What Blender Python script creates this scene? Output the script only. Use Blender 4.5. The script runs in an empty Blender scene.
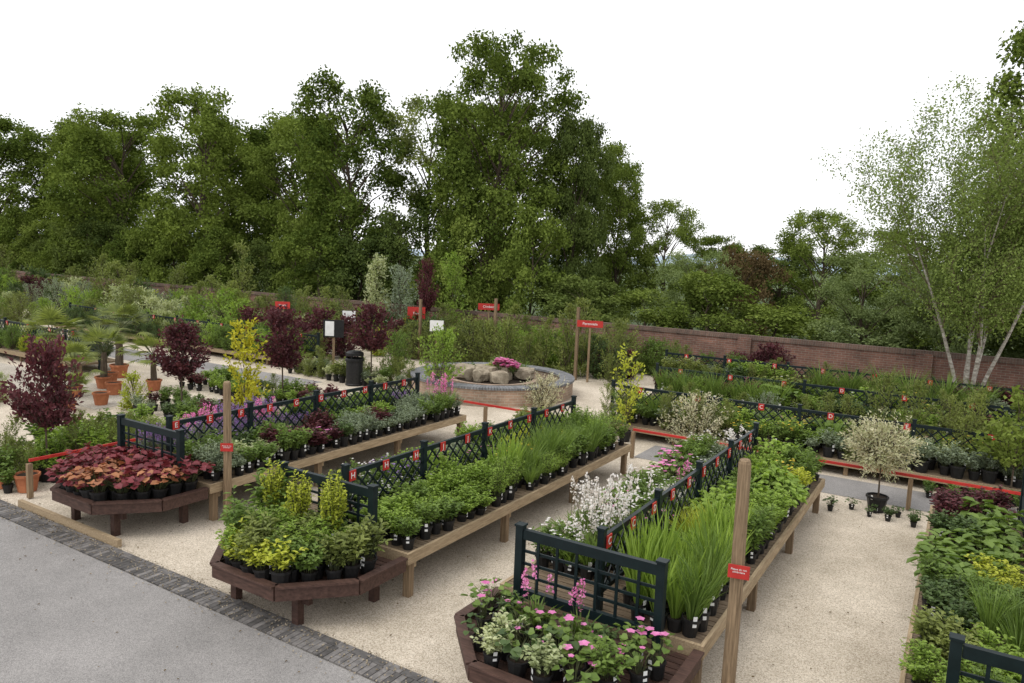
import bpy, math, random, numpy as np
from mathutils import Vector, Matrix
random.seed(11)
sc=bpy.context.scene
COL=sc.collection
rad=math.radians
# ------------------------------------------------------------------ camera
yaw=rad(31.5); pit=rad(6.46); roll=rad(2.35)
d=Vector((-math.sin(yaw)*math.cos(pit),math.cos(yaw)*math.cos(pit),-math.sin(pit)))
r0=Vector((math.cos(yaw),math.sin(yaw),0)); u0=r0.cross(d)
cx=r0*math.cos(roll)+u0*math.sin(roll); cy=-r0*math.sin(roll)+u0*math.cos(roll)
cam=bpy.data.cameras.new('camera'); co=bpy.data.objects.new('camera',cam); COL.objects.link(co)
M=Matrix.Identity(4)
for i in range(3):
    M[i][0]=cx[i];M[i][1]=cy[i];M[i][2]=-d[i]
M[2][3]=4.0
co.matrix_world=M
cam.sensor_width=36; cam.lens=740/1024*36; cam.clip_end=6000; cam.clip_start=0.1
sc.camera=co
sc.view_settings.view_transform='Standard'; sc.view_settings.look='None'; sc.view_settings.exposure=0
# ------------------------------------------------------------------ world
w=bpy.data.worlds.new('World'); sc.world=w; w.use_nodes=True
try: w.cycles.sampling_method='NONE'
except Exception as ex: print(ex)
nt=w.node_tree; nt.nodes.clear()
out=nt.nodes.new('ShaderNodeOutputWorld'); bg=nt.nodes.new('ShaderNodeBackground'); sky=nt.nodes.new('ShaderNodeTexSky')
sky.sky_type='NISHITA'; sky.sun_disc=False; sky.sun_elevation=rad(58); sky.sun_rotation=rad(200)
mx=nt.nodes.new('ShaderNodeMix'); mx.data_type='RGBA'; mx.inputs[0].default_value=0.93
mx.inputs[7].default_value=(10.0,10.0,10.15,1)
nt.links.new(sky.outputs[0],mx.inputs[6])
nt.links.new(mx.outputs[2],bg.inputs[0]); bg.inputs[1].default_value=0.138
nt.links.new(bg.outputs[0],out.inputs[0])
L=bpy.data.lights.new('sun','SUN'); L.energy=1.35; L.angle=rad(30); L.color=(1,.96,.89)
lo=bpy.data.objects.new('sun',L); COL.objects.link(lo)
el=rad(58); az=rad(200)
sd=Vector((math.sin(az)*math.cos(el),math.cos(az)*math.cos(el),math.sin(el)))
lo.rotation_euler=sd.to_track_quat('Z','Y').to_euler()
# ------------------------------------------------------------------ materials
def mat(name):
    m=bpy.data.materials.new(name); m.use_nodes=True; n=m.node_tree; n.nodes.clear()
    o=n.nodes.new('ShaderNodeOutputMaterial'); b=n.nodes.new('ShaderNodeBsdfPrincipled'); n.links.new(b.outputs[0],o.inputs[0])
    return m,n,b,o
def leafmat(name,c1,c2,tr=.3,rough=.5,spec=.3,simple=False):
    m,n,b,o=mat(name)
    a=n.nodes.new('ShaderNodeAttribute'); a.attribute_name='tint'
    oi=n.nodes.new('ShaderNodeObjectInfo')
    ma=n.nodes.new('ShaderNodeMath'); ma.operation='MULTIPLY_ADD'; ma.inputs[1].default_value=.4
    mb=n.nodes.new('ShaderNodeMath'); mb.operation='MULTIPLY'; mb.inputs[1].default_value=.75
    n.links.new(a.outputs['Fac'],mb.inputs[0]); n.links.new(oi.outputs['Random'],ma.inputs[0]); n.links.new(mb.outputs[0],ma.inputs[2])
    x=n.nodes.new('ShaderNodeMix'); x.data_type='RGBA'; x.inputs[6].default_value=(*c1,1); x.inputs[7].default_value=(*c2,1)
    n.links.new(ma.outputs[0],x.inputs[0])
    if simple:
        n.nodes.remove(b); b=n.nodes.new('ShaderNodeBsdfDiffuse'); n.links.new(x.outputs[2],b.inputs['Color'])
    else:
        n.links.new(x.outputs[2],b.inputs['Base Color'])
        b.inputs['Roughness'].default_value=rough; b.inputs['Specular IOR Level'].default_value=spec
    t=n.nodes.new('ShaderNodeBsdfTranslucent'); g=n.nodes.new('ShaderNodeMix'); g.data_type='RGBA'; g.blend_type='MULTIPLY'; g.inputs[0].default_value=1
    g.inputs[7].default_value=(1.25,1.3,.7,1) if c2[1]>c2[0] else (1.2,1,.8,1)
    n.links.new(x.outputs[2],g.inputs[6]); n.links.new(g.outputs[2],t.inputs[0])
    s=n.nodes.new('ShaderNodeMixShader'); s.inputs[0].default_value=tr
    n.links.new(b.outputs[0],s.inputs[1]); n.links.new(t.outputs[0],s.inputs[2]); n.links.new(s.outputs[0],o.inputs[0])
    return m
def noisemat(name,c1,c2,scale=5,rough=.8,bump=.2,stretch=(1,1,1),detail=5,spec=.3,c3=None,tintmix=0,bdist=.01):
    m,n,b,o=mat(name)
    tc=n.nodes.new('ShaderNodeTexCoord'); mp=n.nodes.new('ShaderNodeMapping'); mp.inputs['Scale'].default_value=stretch
    nz=n.nodes.new('ShaderNodeTexNoise'); nz.inputs['Scale'].default_value=scale; nz.inputs['Detail'].default_value=detail; nz.inputs['Roughness'].default_value=.65
    n.links.new(tc.outputs['Object'],mp.inputs[0]); n.links.new(mp.outputs[0],nz.inputs['Vector'])
    r=n.nodes.new('ShaderNodeValToRGB'); r.color_ramp.elements[0].color=(*c1,1); r.color_ramp.elements[1].color=(*c2,1)
    r.color_ramp.elements[0].position=.32; r.color_ramp.elements[1].position=.68
    n.links.new(nz.outputs['Fac'],r.inputs[0]); src=r.outputs[0]
    if tintmix:
        a=n.nodes.new('ShaderNodeAttribute'); a.attribute_name='tint'
        x=n.nodes.new('ShaderNodeMix'); x.data_type='RGBA'; x.blend_type='MULTIPLY'; x.inputs[0].default_value=tintmix
        n.links.new(src,x.inputs[6]); n.links.new(a.outputs['Color'],x.inputs[7]); src=x.outputs[2]
    n.links.new(src,b.inputs['Base Color']); b.inputs['Roughness'].default_value=rough; b.inputs['Specular IOR Level'].default_value=spec
    bu=n.nodes.new('ShaderNodeBump'); bu.inputs['Strength'].default_value=bump; bu.inputs['Distance'].default_value=bdist
    n.links.new(nz.outputs['Fac'],bu.inputs['Height']); n.links.new(bu.outputs[0],b.inputs['Normal'])
    return m
def gravelmat(name,c1,c2,c3,sc1=70,patch=.5,bump=.6,lo=(.76,.735,.69)):
    m,n,b,o=mat(name)
    tc=n.nodes.new('ShaderNodeTexCoord')
    v=n.nodes.new('ShaderNodeTexVoronoi'); v.inputs['Scale'].default_value=sc1; n.links.new(tc.outputs['Object'],v.inputs['Vector'])
    sx=n.nodes.new('ShaderNodeSeparateColor'); n.links.new(v.outputs['Color'],sx.inputs[0])
    r=n.nodes.new('ShaderNodeValToRGB'); e=r.color_ramp.elements; e[0].color=(*c1,1); e[1].color=(*c3,1); e[0].position=0; e[1].position=1
    k=e.new(.45); k.color=(*c2,1)
    n.links.new(sx.outputs[0],r.inputs[0])
    nz=n.nodes.new('ShaderNodeTexNoise'); nz.inputs['Scale'].default_value=patch; nz.inputs['Detail'].default_value=9; nz.inputs['Roughness'].default_value=.7; n.links.new(tc.outputs['Object'],nz.inputs['Vector'])
    r2=n.nodes.new('ShaderNodeValToRGB'); r2.color_ramp.elements[0].color=(*lo,1); r2.color_ramp.elements[1].color=(1.1,1.08,1.06,1); r2.color_ramp.elements[0].position=.33; r2.color_ramp.elements[1].position=.62
    n.links.new(nz.outputs['Fac'],r2.inputs[0])
    x=n.nodes.new('ShaderNodeMix'); x.data_type='RGBA'; x.blend_type='MULTIPLY'; x.inputs[0].default_value=1
    n.links.new(r.outputs[0],x.inputs[6]); n.links.new(r2.outputs[0],x.inputs[7]); n.links.new(x.outputs[2],b.inputs['Base Color'])
    b.inputs['Roughness'].default_value=.95; b.inputs['Specular IOR Level'].default_value=.15
    bu=n.nodes.new('ShaderNodeBump'); bu.inputs['Strength'].default_value=bump; bu.inputs['Distance'].default_value=.008; bu.invert=True
    n.links.new(v.outputs['Distance'],bu.inputs['Height']); n.links.new(bu.outputs[0],b.inputs['Normal'])
    return m
def brickmat(name,c1,c2,mort,bw=.225,bh=.075):
    m,n,b,o=mat(name)
    uv=n.nodes.new('ShaderNodeUVMap'); br=n.nodes.new('ShaderNodeTexBrick')
    br.inputs['Color1'].default_value=(*c1,1); br.inputs['Color2'].default_value=(*c2,1); br.inputs['Mortar'].default_value=(*mort,1)
    br.inputs['Scale'].default_value=1; br.inputs['Brick Width'].default_value=bw; br.inputs['Row Height'].default_value=bh; br.inputs['Mortar Size'].default_value=.006; br.inputs['Bias'].default_value=0
    n.links.new(uv.outputs[0],br.inputs['Vector'])
    nz=n.nodes.new('ShaderNodeTexNoise'); nz.inputs['Scale'].default_value=.9; nz.inputs['Detail'].default_value=8; nz.inputs['Roughness'].default_value=.75; n.links.new(uv.outputs[0],nz.inputs['Vector'])
    r=n.nodes.new('ShaderNodeValToRGB'); r.color_ramp.elements[0].color=(.38,.40,.38,1); r.color_ramp.elements[1].color=(1.3,1.25,1.2,1); r.color_ramp.elements[0].position=.3; r.color_ramp.elements[1].position=.7
    n.links.new(nz.outputs['Fac'],r.inputs[0])
    x=n.nodes.new('ShaderNodeMix'); x.data_type='RGBA'; x.blend_type='MULTIPLY'; x.inputs[0].default_value=1
    n.links.new(br.outputs['Color'],x.inputs[6]); n.links.new(r.outputs[0],x.inputs[7]); n.links.new(x.outputs[2],b.inputs['Base Color'])
    b.inputs['Roughness'].default_value=.9
    bu=n.nodes.new('ShaderNodeBump'); bu.inputs['Strength'].default_value=.5; bu.inputs['Distance'].default_value=.01; bu.invert=True
    n.links.new(br.outputs['Fac'],bu.inputs['Height']); n.links.new(bu.outputs[0],b.inputs['Normal'])
    return m
MT={}
MT['gravel']=gravelmat('gravel_mat',(.33,.285,.225),(.54,.475,.385),(.71,.65,.56),100,.7,.55)
MT['gravel_grey']=gravelmat('gravel_grey_mat',(.24,.22,.19),(.42,.39,.34),(.58,.54,.48),80,.8,.6)
MT['asphalt']=gravelmat('asphalt_mat',(.19,.183,.18),(.255,.247,.243),(.33,.32,.31),120,.6,.35,lo=(.80,.79,.775))
MT['grass']=noisemat('grass_mat',(.03,.05,.012),(.08,.12,.03),3,.9,.4)
MT['wood']=noisemat('timber_mat',(.25,.18,.105),(.47,.36,.23),9,.8,.3,(6,.6,6),tintmix=.6)
MT['woodz']=noisemat('post_timber_mat',(.14,.095,.055),(.36,.255,.155),9,.85,.6,(7,7,.35),tintmix=.6,bdist=.02)
MT['deck']=noisemat('deck_mat',(.12,.085,.055),(.27,.20,.13),8,.8,.3,(.8,6,6),tintmix=.8)
MT['brown']=noisemat('stained_brown_mat',(.045,.024,.018),(.11,.060,.046),6,.65,.2,(1.2,5,5),tintmix=.7)
MT['green']=noisemat('dark_green_paint_mat',(.0035,.009,.0105),(.008,.017,.019),7,.45,.1)
MT['red']=noisemat('red_paint_mat',(.36,.025,.022),(.52,.04,.032),6,.45,.1)
MT['white']=noisemat('white_plastic_mat',(.70,.70,.68),(.82,.82,.80),6,.5,.05)
MT['black']=noisemat('black_plastic_mat',(.008,.008,.009),(.022,.022,.022),20,.45,.1)
MT['pot']=noisemat('plant_pot_mat',(.008,.008,.009),(.02,.019,.018),20,.5,.1)
MT['terra']=noisemat('terracotta_mat',(.30,.10,.045),(.45,.17,.08),8,.8,.2)
MT['soil']=noisemat('compost_mat',(.012,.008,.005),(.045,.03,.02),40,.95,.6)
MT['stone']=noisemat('sandstone_mat',(.18,.145,.10),(.42,.36,.27),6,.9,.6,bdist=.05)
MT['water']=noisemat('water_mat',(.02,.03,.025),(.03,.04,.03),3,.06,.15)
MT['bark']=noisemat('bark_mat',(.05,.038,.026),(.14,.105,.075),6,.95,.8,(4,4,.8),bdist=.04)
MT['birch']=noisemat('birch_bark_mat',(.16,.13,.10),(.60,.56,.49),5,.7,.3,(1,1,3))
MT['birchtwig']=noisemat('birch_twig_mat',(.10,.07,.045),(.20,.155,.11),5,.7,.3,(1,1,3),detail=1)
MT['stem']=noisemat('stem_mat',(.04,.05,.02),(.10,.11,.04),10,.7,.1,detail=1)
MT['brick']=brickmat('red_brick_mat',(.25,.125,.092),(.17,.085,.066),(.26,.23,.20))
MT['copebrick']=brickmat('coping_brick_mat',(.19,.115,.09),(.13,.085,.07),(.2,.18,.15),.075,.3)
MT['poolbrick']=brickmat('pool_brick_mat',(.42,.30,.225),(.35,.24,.175),(.44,.40,.34))
MT['bluebrick']=noisemat('blue_brick_mat',(.10,.095,.092),(.23,.215,.205),12,.7,.3,tintmix=.7)
MT['poolcope']=noisemat('pool_coping_mat',(.13,.135,.145),(.27,.27,.275),12,.7,.3,tintmix=.7)
MT['hill']=noisemat('hill_haze_mat',(.30,.38,.46),(.36,.43,.50),.01,1,0)  # atmospheric haze painted into the hills as a bluish base colour
LM=dict(
 oak=leafmat('oak_leaf_mat',(.056,.090,.020),(.205,.262,.055),.22,simple=True),
 oak2=leafmat('beech_leaf_mat',(.056,.086,.026),(.178,.225,.062),.22,simple=True),
 lime=leafmat('lime_leaf_mat',(.095,.138,.028),(.250,.310,.075),.25,simple=True),
 brownl=leafmat('copper_leaf_mat',(.085,.06,.03),(.19,.14,.07),.15,simple=True),
 willow=leafmat('willow_leaf_mat',(.12,.165,.06),(.27,.33,.14),.25,simple=True),
 birchl=leafmat('birch_leaf_mat',(.12,.17,.04),(.26,.33,.10),.3,simple=True),
 purple=leafmat('purple_leaf_mat',(.038,.012,.017),(.15,.044,.052),.25),
 maroon=leafmat('maroon_leaf_mat',(.08,.014,.020),(.26,.050,.060),.2),
 orange=leafmat('orange_leaf_mat',(.20,.06,.03),(.46,.21,.10),.25),
 yellow=leafmat('yellow_leaf_mat',(.30,.33,.02),(.62,.60,.05),.3),
 gold=leafmat('golden_green_leaf_mat',(.24,.30,.025),(.52,.54,.07),.3),
 green=leafmat('mid_green_leaf_mat',(.065,.118,.022),(.200,.290,.062),.3),
 bright=leafmat('bright_green_leaf_mat',(.125,.205,.030),(.310,.430,.080),.35),
 dark=leafmat('dark_green_leaf_mat',(.032,.062,.019),(.105,.160,.048),.2),
 grey=leafmat('grey_green_leaf_mat',(.15,.19,.13),(.33,.39,.27),.25),
 varieg=leafmat('variegated_leaf_mat',(.20,.26,.10),(.62,.64,.40),.3),
 pinkw=leafmat('pink_white_leaf_mat',(.26,.32,.12),(.80,.76,.58),.3),
 olive=leafmat('olive_leaf_mat',(.095,.125,.034),(.27,.31,.085),.3),
 fpink=leafmat('pink_petal_mat',(.62,.14,.38),(.82,.34,.60),.3),
 fwhite=leafmat('white_petal_mat',(.70,.68,.66),(.85,.84,.82),.3),
 fpurple=leafmat('purple_petal_mat',(.20,.10,.36),(.40,.26,.58),.3),
 fyellow=leafmat('yellow_petal_mat',(.65,.45,.03),(.8,.65,.08),.3),
)
# ------------------------------------------------------------------ mesh builder
class MB:
    def __init__(s): s.V=[];s.F=[];s.Mi=[];s.T=[];s.n=0;s.mats=[]
    def mi(s,m):
        if m not in s.mats: s.mats.append(m)
        return s.mats.index(m)
    def add(s,V,F,m,t=.5):
        V=np.asarray(V,float).reshape(-1,3); k=s.mi(m)
        s.V.append(V)
        if isinstance(F,np.ndarray): FF=(F+s.n).tolist()
        else: FF=[[i+s.n for i in f] for f in F]
        s.F.extend(FF); s.Mi.extend([k]*len(FF))
        s.T.append(np.full(len(V),t) if np.isscalar(t) else np.asarray(t)); s.n+=len(V)
    def box(s,c,sz,m,t=None,rot=0):
        x,y,z=[q/2 for q in sz]
        P=np.array([[-x,-y,-z],[x,-y,-z],[x,y,-z],[-x,y,-z],[-x,-y,z],[x,-y,z],[x,y,z],[-x,y,z]])
        if rot:
            a,b=math.cos(rot),math.sin(rot); P=P@np.array([[a,b,0],[-b,a,0],[0,0,1]])
        s.add(P+np.array(c),[[0,3,2,1],[4,5,6,7],[0,1,5,4],[1,2,6,5],[2,3,7,6],[3,0,4,7]],m,random.uniform(.55,1) if t is None else t)
    def beam(s,p,q,wd,ht,m,up=(0,0,1),t=None):
        p=Vector(p);q=Vector(q);dd=(q-p).normalized();u=Vector(up)
        if abs(dd.dot(u))>.99:u=Vector((0,1,0))
        sx=dd.cross(u).normalized();uz=sx.cross(dd)
        V=[]
        for c in (p,q):
            for a,b in ((-1,-1),(1,-1),(1,1),(-1,1)):
                V.append(c+sx*a*wd/2+uz*b*ht/2)
        s.add([list(v) for v in V],[[0,1,2,3],[7,6,5,4],[0,4,5,1],[1,5,6,2],[2,6,7,3],[3,7,4,0]],m,random.uniform(.55,1) if t is None else t)
    def tube(s,path,rr,m,n=6,t=.7,cap=True):
        path=[Vector(q) for q in path]; V=[];F=[]
        for i,q in enumerate(path):
            dd=(path[min(i+1,len(path)-1)]-path[max(i-1,0)]).normalized()
            a=dd.orthogonal().normalized() if abs(dd.z)<.9 else dd.cross(Vector((0,1,0))).normalized()
            b=dd.cross(a)
            for k in range(n):
                th=2*math.pi*k/n
                V.append(list(q+(a*math.cos(th)+b*math.sin(th))*rr[i]))
        for i in range(len(path)-1):
            for k in range(n):
                F.append([i*n+k,i*n+(k+1)%n,(i+1)*n+(k+1)%n,(i+1)*n+k])
        if cap: F.append([(len(path)-1)*n+k for k in range(n)]); F.append([k for k in reversed(range(n))])
        s.add(V,F,m,t)
    def lathe(s,prof,m,n=16,c=(0,0,0),t=.7,close=False):
        V=[];F=[]
        for r,z in prof:
            for k in range(n):
                th=2*math.pi*k/n; V.append([c[0]+r*math.cos(th),c[1]+r*math.sin(th),c[2]+z])
        for i in range(len(prof)-1):
            for k in range(n): F.append([i*n+k,i*n+(k+1)%n,(i+1)*n+(k+1)%n,(i+1)*n+k])
        if close: F.append([(len(prof)-1)*n+k for k in range(n)])
        s.add(V,F,m,t)
    def leaves(s,C,Dr,N,Ln,Wd,m,tint,hexa=False,fold=.18):
        n=len(C)
        if n==0: return
        Dr=Dr/np.linalg.norm(Dr,axis=1,keepdims=True)
        S=np.cross(Dr,N); S/=np.linalg.norm(S,axis=1,keepdims=True)+1e-9
        Nn=np.cross(S,Dr)
        Ln=np.broadcast_to(Ln,(n,))[:,None]; Wd=np.broadcast_to(Wd,(n,))[:,None]/2
        base=C; tip=C+Dr*Ln-Nn*Ln*.12
        if hexa:
            a1=C+Dr*Ln*.25+S*Wd*.85+Nn*Wd*fold*2; a2=C+Dr*Ln*.7+S*Wd*.9+Nn*Wd*fold*1.5
            b1=C+Dr*Ln*.25-S*Wd*.85+Nn*Wd*fold*2; b2=C+Dr*Ln*.7-S*Wd*.9+Nn*Wd*fold*1.5
            V=np.stack([base,a1,a2,tip,b2,b1],1).reshape(-1,3)
            i=np.arange(n)[:,None]*6
            F=np.concatenate([i+np.array([[0,1,2,3]]),i+np.array([[0,3,4,5]])])
            s.add(V,F,m,np.repeat(tint,6))
        else:
            a=C+Dr*Ln*.45+S*Wd+Nn*Wd*fold*2; b=C+Dr*Ln*.45-S*Wd+Nn*Wd*fold*2
            V=np.stack([base,a,tip,b],1).reshape(-1,3)
            F=np.arange(n)[:,None]*4+np.array([[0,1,2,3]])
            s.add(V,F,m,np.repeat(tint,4))
    def mesh(s,name,uv=False,smooth=False):
        me=bpy.data.meshes.new(name)
        V=np.concatenate(s.V); me.from_pydata(V.tolist(),[],s.F)
        for m in s.mats: me.materials.append(m)
        me.polygons.foreach_set('material_index',s.Mi)
        a=me.attributes.new('tint','FLOAT','POINT'); a.data.foreach_set('value',np.concatenate(s.T).astype(np.float32))
        if smooth: me.polygons.foreach_set('use_smooth',[True]*len(s.F))
        me.update()
        if uv:
            ul=me.uv_layers.new(name='UVMap')
            for pl in me.polygons:
                nn=pl.normal
                for li in pl.loop_indices:
                    v=me.vertices[me.loops[li].vertex_index].co
                    if abs(nn.z)>.7: q=(v.x,v.y)
                    elif abs(nn.x)>abs(nn.y): q=(v.y,v.z)
                    else: q=(v.x,v.z)
                    ul.data[li].uv=q
        return me
def obj(name,me,loc=(0,0,0),rz=0,sc_=(1,1,1),parent=None,rx=0,ry=0):
    o=bpy.data.objects.new(name,me); COL.objects.link(o); o.location=loc; o.rotation_euler=(rx,ry,rz)
    o.scale=sc_ if not np.isscalar(sc_) else (sc_,)*3
    if parent: o.parent=parent
    return o
def empty(name,loc=(0,0,0)):
    o=bpy.data.objects.new(name,None); COL.objects.link(o); o.location=loc; o.empty_display_size=.2; return o
def rdir(rg,n):
    v=rg.normal(size=(n,3)); return v/np.linalg.norm(v,axis=1,keepdims=True)
# ------------------------------------------------------------------ trees
def make_tree(name,H,R,lm,bark,nclump=70,per=500,ls=.22,seed=1,cb=.15,trunk_r=.3,rc=(.17,.28),wid=.5,sharp=.42):
    rg=np.random.default_rng(seed); mb=MB(); rnd=random.Random(seed)
    P=[Vector((0,0,-.3))]; RR=[trunk_r*1.3]
    for i in range(1,8):
        P.append(Vector((rnd.uniform(-.1,.1)*R*.4,rnd.uniform(-.1,.1)*R*.4,H*.82*i/7))); RR.append(trunk_r*(1-.87*i/7))
    mb.tube(P,RR,bark,8)
    az_mod=rg.uniform(.75,1.12,9); lobe=rg.uniform(.78,1.12,(5,9))
    cl=[]
    for i in range(nclump):
        q=((i+.5)/nclump)**.85
        prof=math.sqrt(max(0,1-((q-wid)/(1.04-wid if q>wid else wid+.22))**2))**(2*sharp)
        th=rnd.uniform(0,2*math.pi); k=th/(2*math.pi)*9
        am=az_mod[int(k)%9]*(1-k%1)+az_mod[(int(k)+1)%9]*(k%1)
        am*=lobe[min(4,int(q*5)),int(k)%9]
        rr=R*prof*am*(rnd.uniform(.2,1)**.5)
        c_r=R*rnd.uniform(*rc)*(1 if q<.85 else .8)
        cl.append((Vector((rr*math.cos(th),rr*math.sin(th),min(H*(cb+(1-cb)*q),H-c_r*.6)+rnd.uniform(-.3,.3)*c_r)),c_r))
    for j,(c,c_r) in enumerate(cl):
        if j%2==0:
            z0=max(H*cb*.6,c.z-abs(Vector((c.x,c.y)).length)*.9-.3*c_r)
            ti=min(6.99,z0/(H*.82)*7); a=P[int(ti)].lerp(P[min(7,int(ti)+1)],ti%1)
            mid=a.lerp(c,.5)+Vector((0,0,.12*(c-a).length))
            r_=trunk_r*.32*(1-z0/H*.5)
            mb.tube([a,mid,c],[r_,r_*.6,r_*.15],bark,5,cap=False)
        n=int(per*(c_r/(R*.22))**1.5)
        ntw=max(8,n//14)
        dt=rdir(rg,ntw); dt[:,2]=np.where(dt[:,2]<-.45,-dt[:,2]*.6,dt[:,2])
        rt=rg.uniform(.35,1.15,ntw)[:,None]
        tw=np.array(c)+dt*rt*c_r*np.array([1,1,.85])
        idx=rg.integers(0,ntw,n)
        C=tw[idx]+rg.normal(size=(n,3))*ls*.95
        N=dt[idx]*.7+rdir(rg,n)*.9+np.array([0,0,.35])
        Dd=np.cross(N,rdir(rg,n))+dt[idx]*.3-np.array([0,0,.15])
        ct=rnd.uniform(0,.5)
        tt=np.clip(ct+rg.uniform(0,.45,n)+rg.normal(size=ntw)[idx]*.12,0,1)
        mb.leaves(C,Dd,N,ls*rg.uniform(.7,1.3,n),ls*rg.uniform(.5,.8,n),lm,tt)
    return mb.mesh(name)
TR={}
TR['a']=make_tree('broadleaf_a',14,4.8,LM['oak'],MT['bark'],95,390,.23,1,.10,rc=(.14,.25))
TR['b']=make_tree('broadleaf_b',14,4.8,LM['oak2'],MT['bark'],85,420,.23,2,.10,wid=.55)
TR['c']=make_tree('broadleaf_c',14,4.6,LM['oak'],MT['bark'],100,350,.23,3,.08,rc=(.12,.22),wid=.5)
TR['lime']=make_tree('broadleaf_lime',14,4.8,LM['lime'],MT['bark'],85,370,.23,4,.08,rc=(.13,.23))
TR['big']=make_tree('broadleaf_big',15,5.0,LM['oak'],MT['bark'],130,420,.21,5,.12,wid=.66,sharp=.30,rc=(.13,.23))
TR['tallr']=make_tree('broadleaf_tall',13,2.8,LM['oak'],MT['bark'],90,300,.17,15,.12,.22,wid=.6,sharp=.36,rc=(.17,.30))
TR['brown']=make_tree('copper_tree',6,3.2,LM['brownl'],MT['bark'],50,260,.17,6,.1,.15)
TR['willow']=make_tree('willow_crown',6,2.6,LM['willow'],MT['bark'],60,330,.10,7,.05,.12)
TR['sparse']=make_tree('sparse_tree',14,4.2,LM['olive'],MT['bark'],60,260,.22,8,.15,rc=(.12,.22))
for i,k in enumerate(['oak','oak2','lime','willow']):
    TR['u_'+k]=make_tree('understorey_'+k,6,2.5,LM[k],MT['bark'],42,230,.17,70+i,.03,.12,rc=(.16,.28),wid=.4,sharp=.5)
def place(nm,key,x,y,h,r,rz,baseH=14,baseR=4.8):
    return obj(nm,TR[key],(x,y,-.0),rz,(r/baseR,r/baseR,h/baseH))
for k,x,y,h,r,rz in [('a',-68.6,30,13.6,5.0,0),('b',-67,37,14.0,5.0,1),('c',-59.5,33,12.6,4.4,2),('a',-52.2,31,12.8,4.7,3),('b',-46.5,36,12.4,4.2,.5),('c',-41.6,30,13.4,4.2,1.5),
   ('a',-41.3,37,13.0,4.5,4),('lime',-35.5,33,11.8,3.8,2.5),('c',-30.2,31,13.0,4.1,3.3),('sparse',-27.6,35,13.0,3.8,5.1),('a',-24.5,37,12.7,3.8,2.2),
   ('b',-17.2,33.5,10.9,1.9,1.1),('c',-16.3,37,8.9,1.75,.2),('lime',-14.3,39,7.2,2.1,3.9),('a',-18.9,40,10.6,2.7,2),('lime',-6.1,38,6.7,2.4,1.2),
   ('b',-9.2,44,5.2,3.0,2.8),('a',-12.3,42,5.6,2.2,.8),('lime',-2.2,39,5.9,3.0,1.9),('a',2.2,41,7.2,3.2,2.9),('b',6,36,8,4,1)]:
    place('broadleaf_tree',k,x,y,h,r,rz)
place('broadleaf_tree','big',-20.4,31.2,14.3,3.9,.7,15,5.0)
place('broadleaf_tree','tallr',2.2,29.3,13.2,2.4,.4,13,2.8)
place('copper_beech_tree','brown',-8.5,32.5,4.6,1.7,.7,6,3.2)
place('willow_tree','willow',-3.2,29.5,4.6,2.1,.7,6,2.6)
place('willow_tree','willow',-9.8,30.2,4.5,1.8,2.7,6,2.6)
place('willow_tree','willow',-.6,29.0,4.3,1.7,4.7,6,2.6)
und=empty('woodland_understorey')
rnd=random.Random(5)
x=-66
while x<8:
    k='u_'+rnd.choice(['oak','oak2','lime','oak'] if x<-14 else ['oak','lime','willow','lime'])
    h=rnd.uniform(4.0,6.6) if x<-16 else rnd.uniform(2.4,3.7)
    r=rnd.uniform(1.7,2.5)
    o=place('understorey_bush',k,x,28.8+rnd.uniform(-.3,1.6),h,r,rnd.uniform(0,6),6,2.5); o.parent=und
    x+=rnd.uniform(2.0,3.2)
# birch (multi stem)
def make_birch():
    rg=np.random.default_rng(21); rnd=random.Random(21); mb=MB()
    tips=[]
    def grow(p,dd,ln,r,dep):
        pts=[p];rr=[r];q=p.copy();dv=dd.copy(); n=5
        for i in range(n):
            dv=(dv+Vector((rnd.uniform(-.12,.12),rnd.uniform(-.12,.12),.05 if dep<2 else -.09))).normalized()
            q=q+dv*ln/n; pts.append(q.copy()); rr.append(r*(1-.8*(i+1)/n))
            if dep>=2 or (dep==1 and i>1): tips.append(q.copy())
            if dep<3:
                for b in range(2 if dep==0 and i>0 else (1 if dep==0 else 2)):
                    if dep==0 and i==0: continue
                    a=rnd.uniform(0,6.28); nd=(dv*.9+Vector((math.cos(a),math.sin(a),.15))*rnd.uniform(.45,.8)).normalized()
                    grow(q,nd,ln*rnd.uniform(.30,.46),r*(1-.75*(i+1)/n)*.5+.002,dep+1)
        mb.tube(pts,rr,MT['birch'] if dep<1 else MT['birchtwig'],6 if dep<2 else 3,cap=False,t=.8)
    for i in range(6):
        a=i*1.05+rnd.uniform(-.2,.2); s=rnd.uniform(.14,.36)
        grow(Vector((.10*math.cos(a),.10*math.sin(a),0)),Vector((math.cos(a)*s,math.sin(a)*s,1)).normalized(),rnd.uniform(5.2,7.0),.060,0)
    tp=np.array([list(t) for t in tips]); tp=tp[tp[:,2]>1.3]
    n=56000; idx=rg.integers(0,len(tp),n)
    C=tp[idx]+rg.normal(size=(n,3))*np.array([.13,.13,.22])-np.array([0,0,.12])
    N=rdir(rg,n); Dd=rdir(rg,n)+np.array([0,0,-.8])
    mb.leaves(C,Dd,N,rg.uniform(.06,.09,n),rg.uniform(.04,.06,n),LM['birchl'],rg.uniform(0,1,n))
    return mb.mesh('birch')
obj('silver_birch_tree',make_birch(),(.2,24.7,0),0,(1,1,1.0))
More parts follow.
